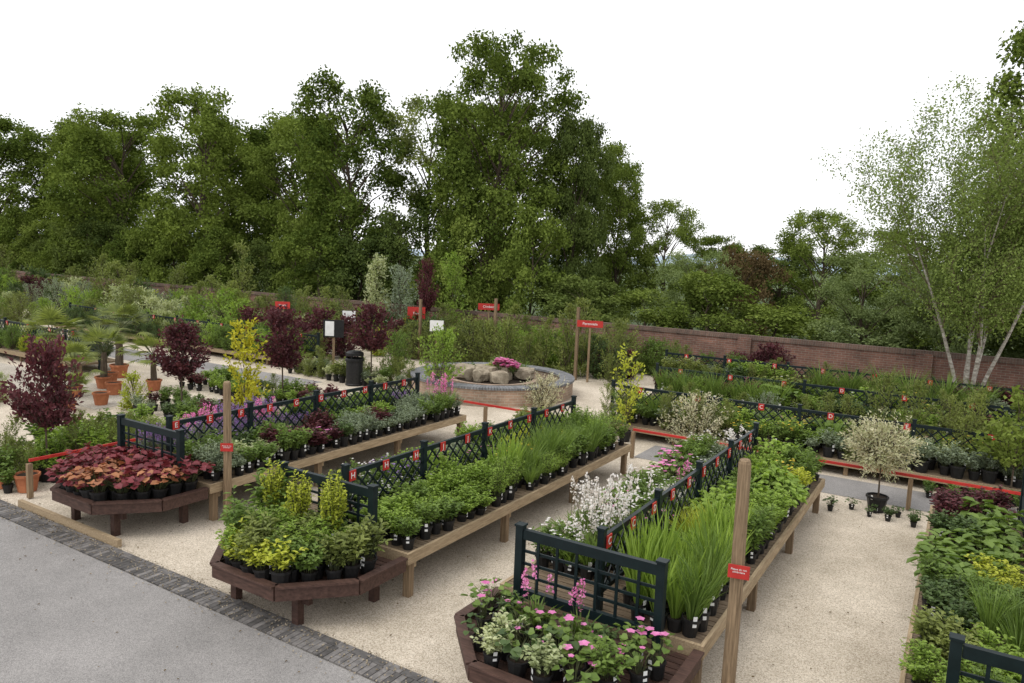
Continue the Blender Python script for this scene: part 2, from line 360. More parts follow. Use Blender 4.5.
# ------------------------------------------------------------------ plants
def add_pot(mb,r=.075,h=.13,terra=False,label=True,rnd=random):
    m=MT['terra'] if terra else MT['pot']
    mb.lathe([(r*.72,0),(r*.95,h*.85),(r*1.05,h*.85),(r*1.05,h),(r*.93,h),(r*.92,h*.9)],m,10)
    mb.lathe([(r*.93,h*.9),(.001,h*.93)],MT['soil'],10)
    if label:
        a=rnd.uniform(-2.2,-.2); x,y=r*.95*math.cos(a),r*.95*math.sin(a)
        mb.box((x,y,h*.95),(.032,.003,.075),MT['white'],t=.9,rot=a+math.pi/2)
def plant(name,seed,lm,ns=26,h=.28,spread=.16,ll=.05,lw=.025,per=14,t0=.2,hexa=True,droop=.3,fl=None,nf=0,fs=.02,pot=True,potr=.075,poth=.13,terra=False,up=.3,stem=True,fh=1.0,tipleaf=False,lab=True,fcl=5):
    rg=np.random.default_rng(seed); rnd=random.Random(seed); mb=MB()
    z0=0
    if pot: add_pot(mb,potr,poth,terra,lab,rnd); z0=poth*.9
    C=[];Dd=[];N=[];T=[];tips=[]
    for i in range(ns):
        a=rnd.uniform(0,6.283); s=spread*math.sqrt(rnd.uniform(.02,1)); hh=h*rnd.uniform(.65,1.08)*(1-.35*(s/spread)**2)
        b=np.array([math.cos(a)*s*.25,math.sin(a)*s*.25,z0]); e=np.array([math.cos(a)*s,math.sin(a)*s,z0+hh])
        mid=(b+e)/2+np.array([-math.cos(a)*s*.12,-math.sin(a)*s*.12,hh*.12])
        if stem: mb.tube([b,mid,e],[.0035,.003,.0015],MT['stem'],3,cap=False,t=.6)
        tips.append(e)
        ct=rnd.uniform(0,.4)
        if tipleaf:
            nn=per
            for k in range(nn):
                C.append(e+rg.normal(size=3)*.012); aa=a+rnd.uniform(-1.3,1.3) if nn<3 else rnd.uniform(0,6.28)
                Dd.append([math.cos(aa),math.sin(aa),rnd.uniform(-.35,.35)]); N.append([math.cos(a)*.35,math.sin(a)*.35,1]); T.append(ct+rnd.uniform(0,.6))
        else:
            for k in range(per):
                t=t0+(1-t0)*(k+rnd.random())/per
                q=b*(1-t)**2+mid*2*t*(1-t)+e*t*t
                aa=rnd.uniform(0,6.283)
                C.append(q); Dd.append([math.cos(aa),math.sin(aa),up+rnd.uniform(-.4,.5)-droop*.3]); N.append([rnd.uniform(-.5,.5),rnd.uniform(-.5,.5),1]); T.append(ct+.6*t*rnd.random()+.1)
    n=len(C)
    if n: mb.leaves(np.array(C),np.array(Dd),np.array(N),ll*rg.uniform(.7,1.25,n),lw*rg.uniform(.75,1.2,n),lm,np.clip(np.array(T),0,1),hexa)
    if fl is not None:
        for i in range(nf):
            e=tips[rnd.randrange(len(tips))]*np.array([1,1,1])+np.array([rnd.uniform(-.02,.02),rnd.uniform(-.02,.02),rnd.uniform(.0,.05)*fh])
            k=fcl; aa=np.arange(k)*6.283/k+rnd.random()
            D2=np.stack([np.cos(aa),np.sin(aa),np.full(k,.35)],1); N2=np.tile(np.array([0,0,1.]),(k,1))+D2*-.3
            mb.leaves(np.tile(e,(k,1)),D2,N2,fs,fs*.85,fl,rg.uniform(0,1,k),True,.05)
    return mb.mesh(name)
def blades(name,seed,lm,n=60,h=.45,w=.012,spread=.12,bend=.4,fl=None,nf=0,pot=True,fs=.018,fm=14,fr=.006,fh=1.0):
    rg=np.random.default_rng(seed); rnd=random.Random(seed); mb=MB(); z0=0
    if pot: add_pot(mb,rnd=rnd); z0=.12
    V=[];F=[];T=[]
    for i in range(n):
        a=rnd.uniform(0,6.283); s=spread*rnd.uniform(.1,1); hh=h*rnd.uniform(.55,1.1); b=np.array([math.cos(a)*s*.4,math.sin(a)*s*.4,z0])
        o=np.array([math.cos(a),math.sin(a),0]); sd_=rnd.uniform(0,6.28); sv=np.array([math.cos(sd_),math.sin(sd_),0]); bd=bend*rnd.uniform(.2,1)
        k=len(V)
        for j,(t,ww) in enumerate([(0,.8),(.35,1),(.7,.8),(1,.1)]):
            c=b+o*(s*t+bd*hh*t*t*.8)+np.array([0,0,hh*(t-bd*.45*t*t)])
            V+= [c-sv*w/2*ww,c+sv*w/2*ww]
        for j in range(3): F.append([k+2*j,k+2*j+1,k+2*j+3,k+2*j+2])
        T+=[rnd.uniform(0,1)]*8
    mb.add(np.array(V),F,lm,np.array(T))
    for i in range(nf):
        a=rnd.uniform(0,6.28); s=spread*rnd.uniform(0,1.2); top=np.array([math.cos(a)*s,math.sin(a)*s,z0+h*fh*rnd.uniform(.85,1.2)])
        mb.tube([[math.cos(a)*s*.3,math.sin(a)*s*.3,z0],top],[.003,.002],MT['stem'],3,cap=False)
        m=fm; C=top+np.stack([rg.normal(size=m)*fr,rg.normal(size=m)*fr,rg.uniform(-.09*fh,.0,m)],1)
        mb.leaves(C,rdir(rg,m)+np.array([0,0,.3]),rdir(rg,m),fs,fs*.8,fl,rg.uniform(0,1,m))
    return mb.mesh(name)
S3=(0,100,200)
PL={
 'herb':[plant('herb_plant',1+s,LM['green'],26,.30,.17,.05,.026,13) for s in S3],
 'bright':[plant('bright_herb_plant',3+s,LM['bright'],30,.30,.18,.045,.022,14) for s in S3],
 'feather':[plant('feathery_plant',5+s,LM['bright'],36,.38,.20,.055,.008,20,hexa=False) for s in S3],
 'tall':[plant('tall_leafy_plant',7+s,LM['green'],14,.55,.15,.08,.03,15) for s in S3],
 'darkm':[plant('dark_mound_plant',9+s,LM['dark'],26,.22,.17,.045,.03,12) for s in S3],
 'grey':[plant('silver_plant',11+s,LM['grey'],26,.25,.16,.04,.014,14) for s in S3],
 'hosta':[plant('hosta_plant',13+s,LM['green'],18,.22,.16,.15,.10,1,tipleaf=True) for s in S3],
 'broad':[plant('broad_leaf_plant',15+s,LM['bright'],26,.30,.19,.08,.06,2,tipleaf=True) for s in S3],
 'geran':[plant('geranium_plant',17+s,LM['green'],20,.20,.16,.065,.075,1,tipleaf=True,fl=LM['fpink'],nf=4,fs=.026) for s in S3],
 'geranb':[plant('geranium_leaf_plant',19+s,LM['dark'],22,.18,.16,.065,.075,1,tipleaf=True) for s in S3],
 'heuch':[plant('maroon_heuchera_plant',21+s,LM['maroon'],34,.22,.19,.075,.08,1,tipleaf=True,lab=False) for s in S3],
 'heucho':[plant('orange_heuchera_plant',23+s,LM['orange'],32,.22,.18,.07,.075,1,tipleaf=True,lab=False) for s in S3],
 'iris':[blades('iris_plant',25+s,LM['bright'],34,.55,.020,.09,.35) for s in S3],
 'grass':[blades('grass_plant',27+s,LM['green'],90,.45,.009,.12,.6) for s in S3],
 'ygrass':[blades('golden_grass_plant',127+s,LM['gold'],80,.34,.009,.13,.8) for s in S3],
 'lav':[blades('lavender_plant',29+s,LM['grey'],60,.30,.006,.14,.3,LM['fpurple'],18) for s in S3],
 'wflow':[blades('white_flower_plant',31+s,LM['green'],50,.28,.014,.15,.5,LM['fwhite'],9) for s in S3],
 'spirep':[blades('pink_spire_plant',131+s,LM['green'],46,.26,.022,.15,.6,LM['fpink'],4,fs=.03,fm=22,fr=.012,fh=1.9) for s in S3],
 'spirew':[blades('white_spire_plant',135+s,LM['green'],46,.26,.022,.15,.6,LM['fwhite'],4,fs=.03,fm=22,fr=.012,fh=1.9) for s in S3],
 'ylow':[plant('yellow_conifer',33+s,LM['gold'],46,.34,.10,.03,.014,24,hexa=False) for s in S3],
 'varieg':[plant('variegated_plant',35+s,LM['varieg'],26,.26,.17,.045,.025,13) for s in S3],
 'pflow':[plant('purple_flower_plant',37+s,LM['green'],24,.26,.16,.045,.02,12,fl=LM['fpurple'],nf=14,fs=.022) for s in S3],
 'whitef':[plant('white_flowering_plant',39+s,LM['green'],24,.28,.17,.045,.02,12,fl=LM['fwhite'],nf=9,fs=.02) for s in S3],
 'yflow':[plant('yellow_flowering_plant',139+s,LM['green'],24,.28,.17,.045,.02,12,fl=LM['fyellow'],nf=9,fs=.022) for s in S3],
 'purp':[plant('purple_leaf_plant',41+s,LM['purple'],20,.32,.15,.06,.035,12) for s in S3],
 'olive':[plant('olive_plant',43+s,LM['olive'],26,.36,.18,.06,.026,13) for s in S3],
 'ygreen':[plant('yellow_green_plant',45+s,LM['gold'],22,.24,.16,.045,.024,10) for s in S3],
 'bigpink':[plant('pink_geranium_plant',47+s,LM['green'],22,.22,.17,.06,.068,1,tipleaf=True,fl=LM['fpink'],nf=4,fs=.042,fh=1.8) for s in S3],
}
def shrub(name,seed,lm,H=1.4,R=.55,n=2600,ls=.07,lw=.04,narrow=1.0,ball=False,stemh=0,potr=0,stem_r=.02,top=.5,fl=None):
    rg=np.random.default_rng(seed); rnd=random.Random(seed); mb=MB()
    if potr: add_pot(mb,potr,potr*1.6,False,True,rnd)
    z0=stemh
    if stemh:
        mb.tube([(0,0,potr),(.015,0,stemh*.5),(0,.01,stemh+.3*(H-stemh))],[stem_r,stem_r*.85,stem_r*.6],MT['bark'],6,cap=False)
    nt=max(30,n//28); C0=[]
    for i in range(nt):
        a=rnd.uniform(0,6.283); q=rnd.random()
        if ball:
            v=rdir(rg,1)[0]*R*rnd.uniform(.5,1.12); e=Vector((v[0],v[1],z0+(H-z0)/2+v[2]*(H-z0)/2/R))
            b=Vector((v[0]*.2,v[1]*.2,z0+(H-z0)*.35))
        else:
            prof=(math.sin(math.pi*(q*.82+.14)))**top
            rr=R*prof*rnd.uniform(.35,1.2); e=Vector((rr*math.cos(a),rr*math.sin(a),z0+(H-z0)*(q*.95+.05)))
            b=Vector((rr*.15*math.cos(a),rr*.15*math.sin(a),max(z0,e.z-rr*1.2-.15)))
        mb.tube([b,b.lerp(e,.5)+Vector((0,0,.03)),e],[.008,.006,.003],MT['bark'],3,cap=False); C0.append((b,e,rnd.random()*.5))
    per=n//nt; C=[];Dd=[];T=[]
    for b,e,ct in C0:
        for k in range(per):
            t=rnd.uniform(.35,1.08); q=b.lerp(e,t); C.append([q.x+rnd.gauss(0,ls*.5),q.y+rnd.gauss(0,ls*.5),q.z+rnd.gauss(0,ls*.5)])
            dd=(e-b).normalized(); Dd.append([dd.x+rnd.gauss(0,.7),dd.y+rnd.gauss(0,.7),dd.z+rnd.gauss(0,.6)]); T.append(ct+rnd.random()*.5)
    n=len(C); N=rdir(rg,n)*.8+np.array([0,0,.8])
    mb.leaves(np.array(C),np.array(Dd),N,ls*rg.uniform(.7,1.3,n),lw*rg.uniform(.7,1.2,n),lm,np.array(T),False)
    return mb.mesh(name)
SH={
 'g1':shrub('green_shrub',1,LM['green'],1.3,.55,2200),
 'g2':shrub('bright_shrub',2,LM['bright'],1.2,.5,2200,.06),
 'g3':shrub('dark_shrub',3,LM['dark'],1.3,.5,2400,.07),
 'g4':shrub('olive_shrub',4,LM['olive'],1.4,.5,2200,.08,.03),
 'var':shrub('variegated_shrub',5,LM['varieg'],1.2,.5,2200,.06),
 'pur':shrub('purple_shrub',6,LM['purple'],1.3,.5,2200,.08,.05),
 'gry':shrub('grey_shrub',7,LM['grey'],1.2,.5,2400,.05,.02),
 'col':shrub('columnar_shrub',8,LM['dark'],2.2,.32,2400,.07,.03,top=.35),
 'yel':shrub('yellow_shrub',9,LM['gold'],1.1,.45,1800,.06),
 'tall':shrub('slender_shrub',10,LM['olive'],2.2,.45,1500,.09,.04),
}
def bedfill(name,x0,x1,y0,y1,sx,sy,keys,hs,z=0,seed=0,jit=.3,rs=1.0):
    rnd=random.Random(seed); e=empty(name,((x0+x1)/2,(y0+y1)/2,0)); cxx,cyy=e.location.x,e.location.y
    nx=max(1,int((x1-x0)/sx)); ny=max(1,int((y1-y0)/sy))
    for j in range(ny+1):
        cur=rnd.choice(keys); bs=1
        for i in range(nx+1):
            if rnd.random()<.3: cur=rnd.choice(keys); bs=rnd.uniform(.8,1.2)
            if rnd.random()<.07: continue
            xx=x0+i*sx+rnd.uniform(-1,1)*sx*jit; yy=y0+j*sy+rnd.uniform(-1,1)*sy*jit
            hh=rnd.uniform(*hs)*bs
            if cur in SH:
                H0={'col':2.2,'tall':2.2}.get(cur,1.3); me=SH[cur]; s=hh/H0*(1.5 if cur in('col','tall') else 1); ss=(s*rs*1.1 if cur not in ('col','tall') else s*rs,)*2+(s,)
            else:
                me=rnd.choice(PL[cur]); s=hh/.42; ss=(s,s,s)
            obj(me.name.split('.')[0],me,(xx-cxx,yy-cyy,z),rnd.uniform(0,6.28),ss,parent=e)
    return e
# ------------------------------------------------------------------ ground
def sheet(name,x0,x1,y0,y1,z,m):
    mb=MB(); mb.add([[x0,y0,0],[x1,y0,0],[x1,y1,0],[x0,y1,0]],[[0,1,2,3]],m); return obj(name,mb.mesh(name),(0,0,z))
sheet('ground',-3000,3000,-3000,3000,-.012,MT['grass'])
sheet('gravel_ground',-90,30,-10,26.2,-.006,MT['gravel'])
sheet('tarmac_yard',-60,30,-10,4.96,0,MT['asphalt'])
sheet('tarmac_path',-5.6,14,14.15,15.4,0,MT['asphalt'])
sheet('tarmac_path',-60,-16.5,14.4,16.0,0,MT['asphalt'])
sheet('gravel_path',-60,-17.5,9.6,11.4,0,MT['gravel_grey'])
mb=MB(); rnd=random.Random(3); n=60; V=[];F=[]
for i in range(n+1):
    a=rad(-70+200*i/n)
    for (rr,hh) in ((1500,-5),(1800,18+14*math.sin(i*.55)+6*math.sin(i*1.7)),(2600,-5)): V.append([-rr*math.sin(a-rad(40)),rr*math.cos(a-rad(40)),hh])
for i in range(n):
    for k in range(2): F.append([i*3+k,(i+1)*3+k,(i+1)*3+k+1,i*3+k+1])
mb.add(V,F,MT['hill']); obj('distant_hills',mb.mesh('hills',smooth=True))
mb=MB(); xx=-26; rnd=random.Random(9)
while xx<12:
    mb.box((xx+.034,5.075,-.0),(.066,.215,.03),MT['bluebrick'],t=rnd.choice([.3,.5,1,1]))
    xx+=.075
xx=-26
while xx<12:
    mb.box((xx+.105,5.24,0),(.207,.1,.026),MT['bluebrick'],t=rnd.uniform(.4,1)); xx+=.215
obj('brick_drain_channel',mb.mesh('brick_drain_channel'))
mb=MB(); rg=np.random.default_rng(77); n=2600
Xs=rg.uniform(-16,4,n); Ys=5.3-np.abs(rg.normal(size=n))*.22+.03
C=np.stack([Xs,Ys,np.full(n,.016)],1); s_=rg.uniform(.006,.013,n)
mb.leaves(C,np.stack([rg.normal(size=n),rg.normal(size=n),np.zeros(n)],1),np.tile([0,0,1.],(n,1)),s_*2,s_*2,MT['stone'],rg.uniform(.5,1,n),True,.4)
obj('loose_gravel',mb.mesh('loose_gravel'))
mb=MB(); n=900
C=np.stack([rg.uniform(-14,3,n),rg.uniform(3.5,14.5,n),np.full(n,.012)],1); s_=rg.uniform(.015,.035,n)
mb.leaves(C,np.stack([rg.normal(size=n),rg.normal(size=n),np.zeros(n)],1),np.tile([0,0,1.],(n,1))+rdir(rg,n)*.3,s_,s_*.6,LM['brownl'],rg.uniform(0,1,n),True,.3)
obj('fallen_leaves',mb.mesh('fallen_leaves'))
# brick wall
wall=empty('brick_garden_wall',(0,26.3,0))
mb=MB(); mb.box((-30,.0,.7),(100,.24,1.6),MT['brick'],t=1)
xx=-78
while xx<20: mb.box((xx,-.06,.72),(.46,.36,1.68),MT['brick'],t=1); xx+=5.5
obj('wall_body',mb.mesh('wall_body',uv=True),parent=wall)
mb=MB(); mb.box((-30,0,1.54),(100,.32,.08),MT['copebrick'],t=1); mb.box((-30,0,1.615),(100,.2,.07),MT['copebrick'],t=1)
obj('coping',mb.mesh('coping',uv=True),parent=wall)
# ------------------------------------------------------------------ letters
LC={}
def letter(ch,size,m=None):
    k=(ch,size)
    if k not in LC:
        cu=bpy.data.curves.new('txt','FONT'); cu.body=ch; cu.size=size; cu.align_x='CENTER'; cu.align_y='CENTER'; cu.extrude=.001
        o=bpy.data.objects.new('txt',cu); COL.objects.link(o); dg=bpy.context.evaluated_depsgraph_get(); dg.update()
        me=bpy.data.meshes.new_from_object(o.evaluated_get(dg)); me.name='lettering'; bpy.data.objects.remove(o)
        me.materials.clear(); me.materials.append(MT['white']); LC[k]=me
    return LC[k]
# ------------------------------------------------------------------ benches
HB=.55
def trellis_local(mb,p,q,zt,zb,npost,tv=True):
    P=Vector((*p,0));Q=Vector((*q,0));L_=(Q-P).length;dd=(Q-P)/L_; g=MT['green']
    for i in range(npost+1):
        c=P+dd*L_*i/npost
        mb.box((c.x,c.y,(zt+.1+0.0)/2+.0),(.07,.07,zt+.1),g,rot=math.atan2(dd.y,dd.x),t=1)
        mb.box((c.x,c.y,zt+.112),(.088,.088,.022),g,rot=math.atan2(dd.y,dd.x),t=1)
    seg=L_/npost
    sd_=Vector((-dd.y,dd.x,0))
    for i in range(npost):
        a=P+dd*(seg*i+.037); b=P+dd*(seg*(i+1)-.037)
        for z,h in ((zt,.06),(zb,.05)): mb.beam(a+Vector((0,0,z)),b+Vector((0,0,z)),.045,h,g,t=1)
        Ln=(b-a).length; z0=zb+.026; z1=zt-.031; hh=z1-z0; st=.2
        for sgn,off in ((1,.011),(-1,-.011)):
            k=-hh
            while k<Ln:
                s0=max(0,k); s1=min(Ln,k+hh)
                if s1-s0>.03:
                    if sgn>0: za=z0+(s0-k); zb_=z0+(s1-k)
                    else: za=z1-(s0-k); zb_=z1-(s1-k)
                    A=a+dd*s0+sd_*off; B=a+dd*s1+sd_*off
                    mb.beam(A+Vector((0,0,za)),B+Vector((0,0,zb_)),.012,.024,g,t=1)
                k+=st
def bench(cxp,y0,y1,wd,letters,front=True,fy=5.0):
    e=empty('plant_display_bench',(cxp,y0,0)); Ln=y1-y0
    mb=MB(); y=.04
    while y<Ln-.04:
        mb.box((0,y+.045,HB-.012),(wd-.08,.09,.024),MT['deck']); y+=.105
    obj('deck_boards',mb.mesh('deck'),parent=e)
    mb=MB()
    for s in (-1,1):
        mb.box((s*(wd/2-.02),Ln/2,HB-.055),(.04,Ln,.13),MT['wood'],t=.95)
        mb.box((s*(wd/2-.4),Ln/2,HB-.08),(.045,Ln-.1,.1),MT['wood'])
    for yy in (.02,Ln-.02): mb.box((0,yy,HB-.055),(wd-.082,.04,.13),MT['wood'],t=.9)
    ny=4
    for i in range(ny):
        yy=.12+(Ln-.24)*i/(ny-1)
        for s in (-1,1): mb.box((s*(wd/2-.09),yy,(HB-.03)/2-.02),(.09,.09,HB-.03),MT['woodz'])
        mb.box((0,yy+.07,HB-.17),(wd-.1,.045,.09),MT['wood'])
    obj('timber_frame',mb.mesh('frame'),parent=e)
    mb=MB(); trellis_local(mb,(0,0.1),(0,Ln-.35),1.28,.74,4); obj('trellis',mb.mesh('trellis'),parent=e)
    seg=(Ln-.45)/4
    for i,ch in enumerate(letters):
        yy=.18+seg*i*.4
        if yy>Ln-.5: break
        mb=MB(); mb.box((.043,yy,1.25),(.012,.11,.13),MT['red'],t=1); obj('letter_plate',mb.mesh('plate'),parent=e)
        o=obj('letter',letter(ch,.11),(.052,yy,1.25),parent=e); o.rotation_euler=(rad(90),0,rad(90))
    if front:
        mb=MB(); g=MT['green']; hw=.74; yy=-.22
        for s in (-1,1): mb.box((s*hw,yy,.93),(.08,.08,.84),g,t=1); mb.box((s*hw,yy,1.356),(.1,.1,.02),g,t=1)
        mb.box((0,yy,1.27),(2*hw-.086,.055,.1),g,t=1); mb.box((0,yy,.66),(2*hw-.086,.055,.09),g,t=1)
        n=6
        for i in range(1,n+1):
            x=-hw+2*hw*i/(n+1); mb.box((x,yy-.008,.962),(.028,.016,.515),g,t=1)
        for i in range(1,4):
            z=.705+.515*i/4; mb.box((0,yy+.010,z),(2*hw-.086,.016,.028),g,t=1)
        obj('lattice_panel',mb.mesh('panel'),parent=e)
        dY=fy-y0; HO=.44; W=wd/2-.03
        pts=[(-W,-.03),(-W,dY+.62),(-W+.58,dY),(W-.58,dY),(W,dY+.62),(W,-.03)]
        mb=MB(); B=MT['brown']
        for k in range(len(pts)-1):
            a,b=pts[k],pts[k+1]
            mb.beam((a[0],a[1],HO),(b[0],b[1],HO),.05,.14,B,t=.9)
            mb.beam((a[0],a[1],HO+.082),(b[0],b[1],HO+.082),.10,.022,B,t=1)
        yb=-.06
        while yb>dY+.05:
            q=(yb-dY)/.62; ww=W-.06 if q>1 else W-.58+.58*q-.05
            mb.box((0,yb,HO-.01),(2*ww,.085,.024),MT['brown'],t=random.uniform(.7,1)); yb-=.1
        for (x,y) in ((-W+.3,-.2),(W-.3,-.2),(-.5,dY+.3),(.5,dY+.3)):
            mb.box((x,y,.2),(.09,.09,.44),MT['brown'],t=.8)
        mb.box((0,dY+.34,.3),(1.3,.06,.12),MT['brown'],t=.7)
        obj('half_octagon_table',mb.mesh('octagon'),parent=e)
    return e
Y0,Y1=6.4,13.0
bench(-2.85,Y0,Y1,2.2,'CCDDDEEFFGG')
bench(-6.3,Y0,Y1,2.2,'HHHJJKKLLM')
bench(-10.15,6.6,Y1,2.2,'EEFFGGHHJJ',fy=5.25)
bench(.9,Y0,12.6,2.2,'ABBCC')
def fill_side(name,x0,x1,y0,y1,seq,seed,z=HB,step=.19,hs=(1.0,1.22)):
    rnd=random.Random(seed); e=empty(name,((x0+x1)/2,(y0+y1)/2,z))
    nx=max(1,round((x1-x0)/step)); y=y0+.1; cur={}
    while y<y1-.05:
        for (ye,keys) in seq:
            if y<ye: break
        for i in range(nx):
            x=x0+(i+.5)*(x1-x0)/nx
            col=i//2
            if col not in cur or cur[col][1]<y or cur[col][0] not in keys: cur[col]=(rnd.choice(keys),y+rnd.uniform(.35,.9),rnd.uniform(.75,1.28))
            if rnd.random()<.1: continue
            me=rnd.choice(PL[cur[col][0]]); s=rnd.uniform(*hs)
            if cur[col][0]=='tall': s*=.8
            obj(me.name.split('.')[0],me,(x+rnd.uniform(-.035,.035)-e.location.x,y+rnd.uniform(-.03,.03)-e.location.y,0),rnd.uniform(-1.2,1.2),(s,s,s*cur[col][2]*rnd.uniform(.85,1.15)),parent=e,rx=rnd.uniform(-.06,.06),ry=rnd.uniform(-.06,.06))
        y+=step
    return e
fill_side('potted_perennials',-2.70,-1.82,Y0+.05,Y1,[(7.2,['iris','grass','iris']),(8.3,['iris','bright','grass','iris']),(9.4,['bright','tall','broad','ygrass']),(10.8,['broad','bright','olive','herb']),(14,['bright','ygreen','herb','tall','broad','yflow'])],1)
fill_side('potted_perennials',-3.88,-3.0,Y0+.6,Y1,[(8.2,['whitef','bigpink','spirew','geran','herb']),(10,['whitef','pflow','spirep','geran','wflow','herb']),(14,['herb','varieg','spirew','whitef','grey','bigpink'])],2)
fill_side('potted_perennials',-6.15,-5.27,Y0+.05,Y1,[(7.6,['bright','herb','bright']),(8.9,['feather','bright','feather']),(10.4,['iris','grass','feather','grass','yflow']),(11.7,['herb','tall','bright','grass','ygreen']),(14,['broad','feather','tall','bright'])],3)
fill_side('potted_perennials',-7.33,-6.45,Y0+.6,Y1,[(8.6,['herb','darkm','pflow','whitef']),(10.5,['herb','bright','geran','grey','bright']),(14,['herb','bright','olive','ygreen','feather'])],4,hs=(.85,1.1))
fill_side('potted_perennials',-10.0,-9.12,6.7,Y1,[(8,['varieg','darkm','herb','grey']),(9.6,['darkm','purp','herb','bigpink']),(11.3,['herb','grey','pflow','purp','bright']),(14,['herb','bright','grey','olive','spirep'])],5)
fill_side('potted_perennials',-11.18,-10.3,6.7,Y1,[(9,['lav','pflow','lav','spirep']),(14,['herb','lav','bright','darkm'])],6)
fill_side('potted_perennials',-.13,.76,Y0-.2,12.5,[(7.6,['feather','olive','bright','herb']),(9,['olive','herb','darkm','grass','whitef']),(10.6,['hosta','darkm','hosta','whitef','ygreen']),(14,['hosta','herb','purp','darkm','varieg'])],7,hs=(.9,1.2),step=.22)
fill_side('potted_perennials',1.04,1.95,Y0,12.5,[(8,['tall','olive','purp']),(10.8,['hosta','hosta','olive']),(14,['darkm','hosta','herb'])],8,hs=(.9,1.2),step=.22)
def octfill(name,cxp,fy,yb,items,seed,z=.44,step=.2,prob=1,hs=(1.0,1.3)):
    rnd=random.Random(seed); e=empty(name,(cxp,fy,z+.01)); y=fy+.14
    while y<yb-.08:
        q=min(1,(y-fy)/.62); ww=.52+.55*q-.12
        n=max(1,int(2*ww/step))
        for i in range(n):
            x=-ww+(i+.5)*2*ww/n
            if rnd.random()>prob: continue
            key=items(x,y-fy,rnd)
            if key is None: continue
            me=rnd.choice(PL[key]); s=rnd.uniform(*hs)
            obj(me.name.split('.')[0],me,(x+rnd.uniform(-.04,.04),y-fy+rnd.uniform(-.04,.04),0),rnd.uniform(0,6.28),s,parent=e,rx=rnd.uniform(-.08,.08),ry=rnd.uniform(-.08,.08))
        y+=step
octfill('heuchera_display',-10.15,5.25,6.5,lambda x,y,r:'heucho' if (x>-.05 and y<.8 and r.random()<.6) else 'heuch',1,hs=(1.05,1.55))
octfill('herb_display',-6.3,5.0,6.15,lambda x,y,r:r.choice(['bright','herb','feather','olive','ygreen']) if x>-.5 else r.choice(['herb','tall','herb']),2,hs=(1.1,1.5))
for x,y in ((-6.95,5.95),(-6.4,5.85),(-5.9,5.9),(-6.1,6.1)): obj('golden_conifer',PL['ylow'][0],(x,y,.5),x,(1.6,1.6,2.15))
octfill('geranium_display',-2.85,5.0,6.12,lambda x,y,r:r.choice(['bigpink','geranb','geran','herb','bigpink','darkm','spirep'] if y>.5 else ['bigpink','geranb','geran','herb','varieg']),3,prob=.9,step=.23,hs=(.95,1.3))
octfill('herb_display',.9,5.0,6.1,lambda x,y,r:r.choice(['olive','herb']),4)
# ------------------------------------------------------------------ posts with red sign
def signpost(x,y,h,sz):
    e=empty('timber_sign_post',(x,y,0)); mb=MB()
    mb.tube([(0,0,-.1),(.008,0,h*.5),(0,.005,h-.03),(0,0,h)],[.062,.058,.054,.043],MT['woodz'],14,t=.9); obj('post',mb.mesh('post',smooth=False),parent=e)
    mb=MB(); mb.box((.02,-.073,sz),(.18,.008,.12),MT['red'],t=1); o=obj('sign_plate',mb.mesh('sign'),parent=e)
    o=obj('sign_text',letter('Please do not\nclimb here',.024),(.02,-.079,sz+.01),parent=e); o.rotation_euler=(rad(90),0,0)
    return e
signpost(-1.50,6.35,2.36,1.39).rotation_euler=(0,0,rad(12))
signpost(-9.0,6.85,2.05,1.10).rotation_euler=(0,0,rad(35))
def rail(pts,h=.6,n=1.8):
    e=empty('red_barrier_rail',(pts[0][0],pts[0][1],0)); P=Vector((*pts[0],0));Q=Vector((*pts[1],0)); L_=(Q-P).length; dd=(Q-P)/L_
    mb=MB(); k=max(1,round(L_/n))
    for i in range(k+1):
        c=dd*L_*i/k; mb.box((c.x,c.y,h/2-.02),(.07,.07,h-.06),MT['woodz'],rot=math.atan2(dd.y,dd.x))
    obj('posts',mb.mesh('posts'),parent=e)
    mb=MB(); mb.beam((0,0,h),tuple(dd*L_+Vector((0,0,h))),.035,.045,MT['red'],t=1); obj('rail',mb.mesh('rail'),parent=e)
rail([(-10.6,14.05),(-7.9,14.05)]); rail([(-5.6,14.05),(4.5,14.05)]); rail([(-12.05,5.6),(-12.05,8.2)])
mb=MB(); mb.box((0,0,.05),(2.6,.06,.10),MT['wood'],t=.8); obj('timber_edging',mb.mesh('edging'),(-10.5,5.34,0))
# ------------------------------------------------------------------ rear beds with trellises
def rearbench(x0,x1,y0,y1,zt,z=.3):
    e=empty('low_display_bench',((x0+x1)/2,y0,0)); W=x1-x0; mb=MB()
    mb.box((0,(y1-y0)/2,z-.03),(W,y1-y0,.06),MT['deck']); mb.box((0,-.02,z-.06),(W,.04,.12),MT['wood'])
    n=int(W/1.6)
    for i in range(n+1): mb.box((-W/2+.06+(W-.12)*i/n,.08,(z-.06)/2),(.08,.08,z-.06),MT['woodz'])
    obj('bench_frame',mb.mesh('rear_bench'),parent=e)
    mb=MB(); trellis_local(mb,(-W/2,(y1-y0)/2),(W/2,(y1-y0)/2),zt,zt-.5,max(2,round(W/2))); obj('trellis',mb.mesh('rear_trellis'),parent=e)
    for i in range(int(W/1.4)):
        x=-W/2+.7+i*1.4; mb=MB(); mb.box((x,(y1-y0)/2-.045,zt-.04),(.12,.012,.14),MT['red'],t=1); obj('letter_plate',mb.mesh('plate'),parent=e)
        o=obj('letter',letter('ABCDEFGHJK'[i%10],.11),(x,(y1-y0)/2-.054,zt-.04),parent=e); o.rotation_euler=(rad(90),0,0)
rearbench(-7.1,3.6,15.6,17.1,1.05)
rearbench(-7.4,4.6,19.3,20.9,1.05)
rearbench(-8.4,5.2,22.9,24.3,1.05)
rearbench(-34,-18.5,17.0,18.4,1.1)
rearbench(-40,-22.5,11.9,13.2,1.1)
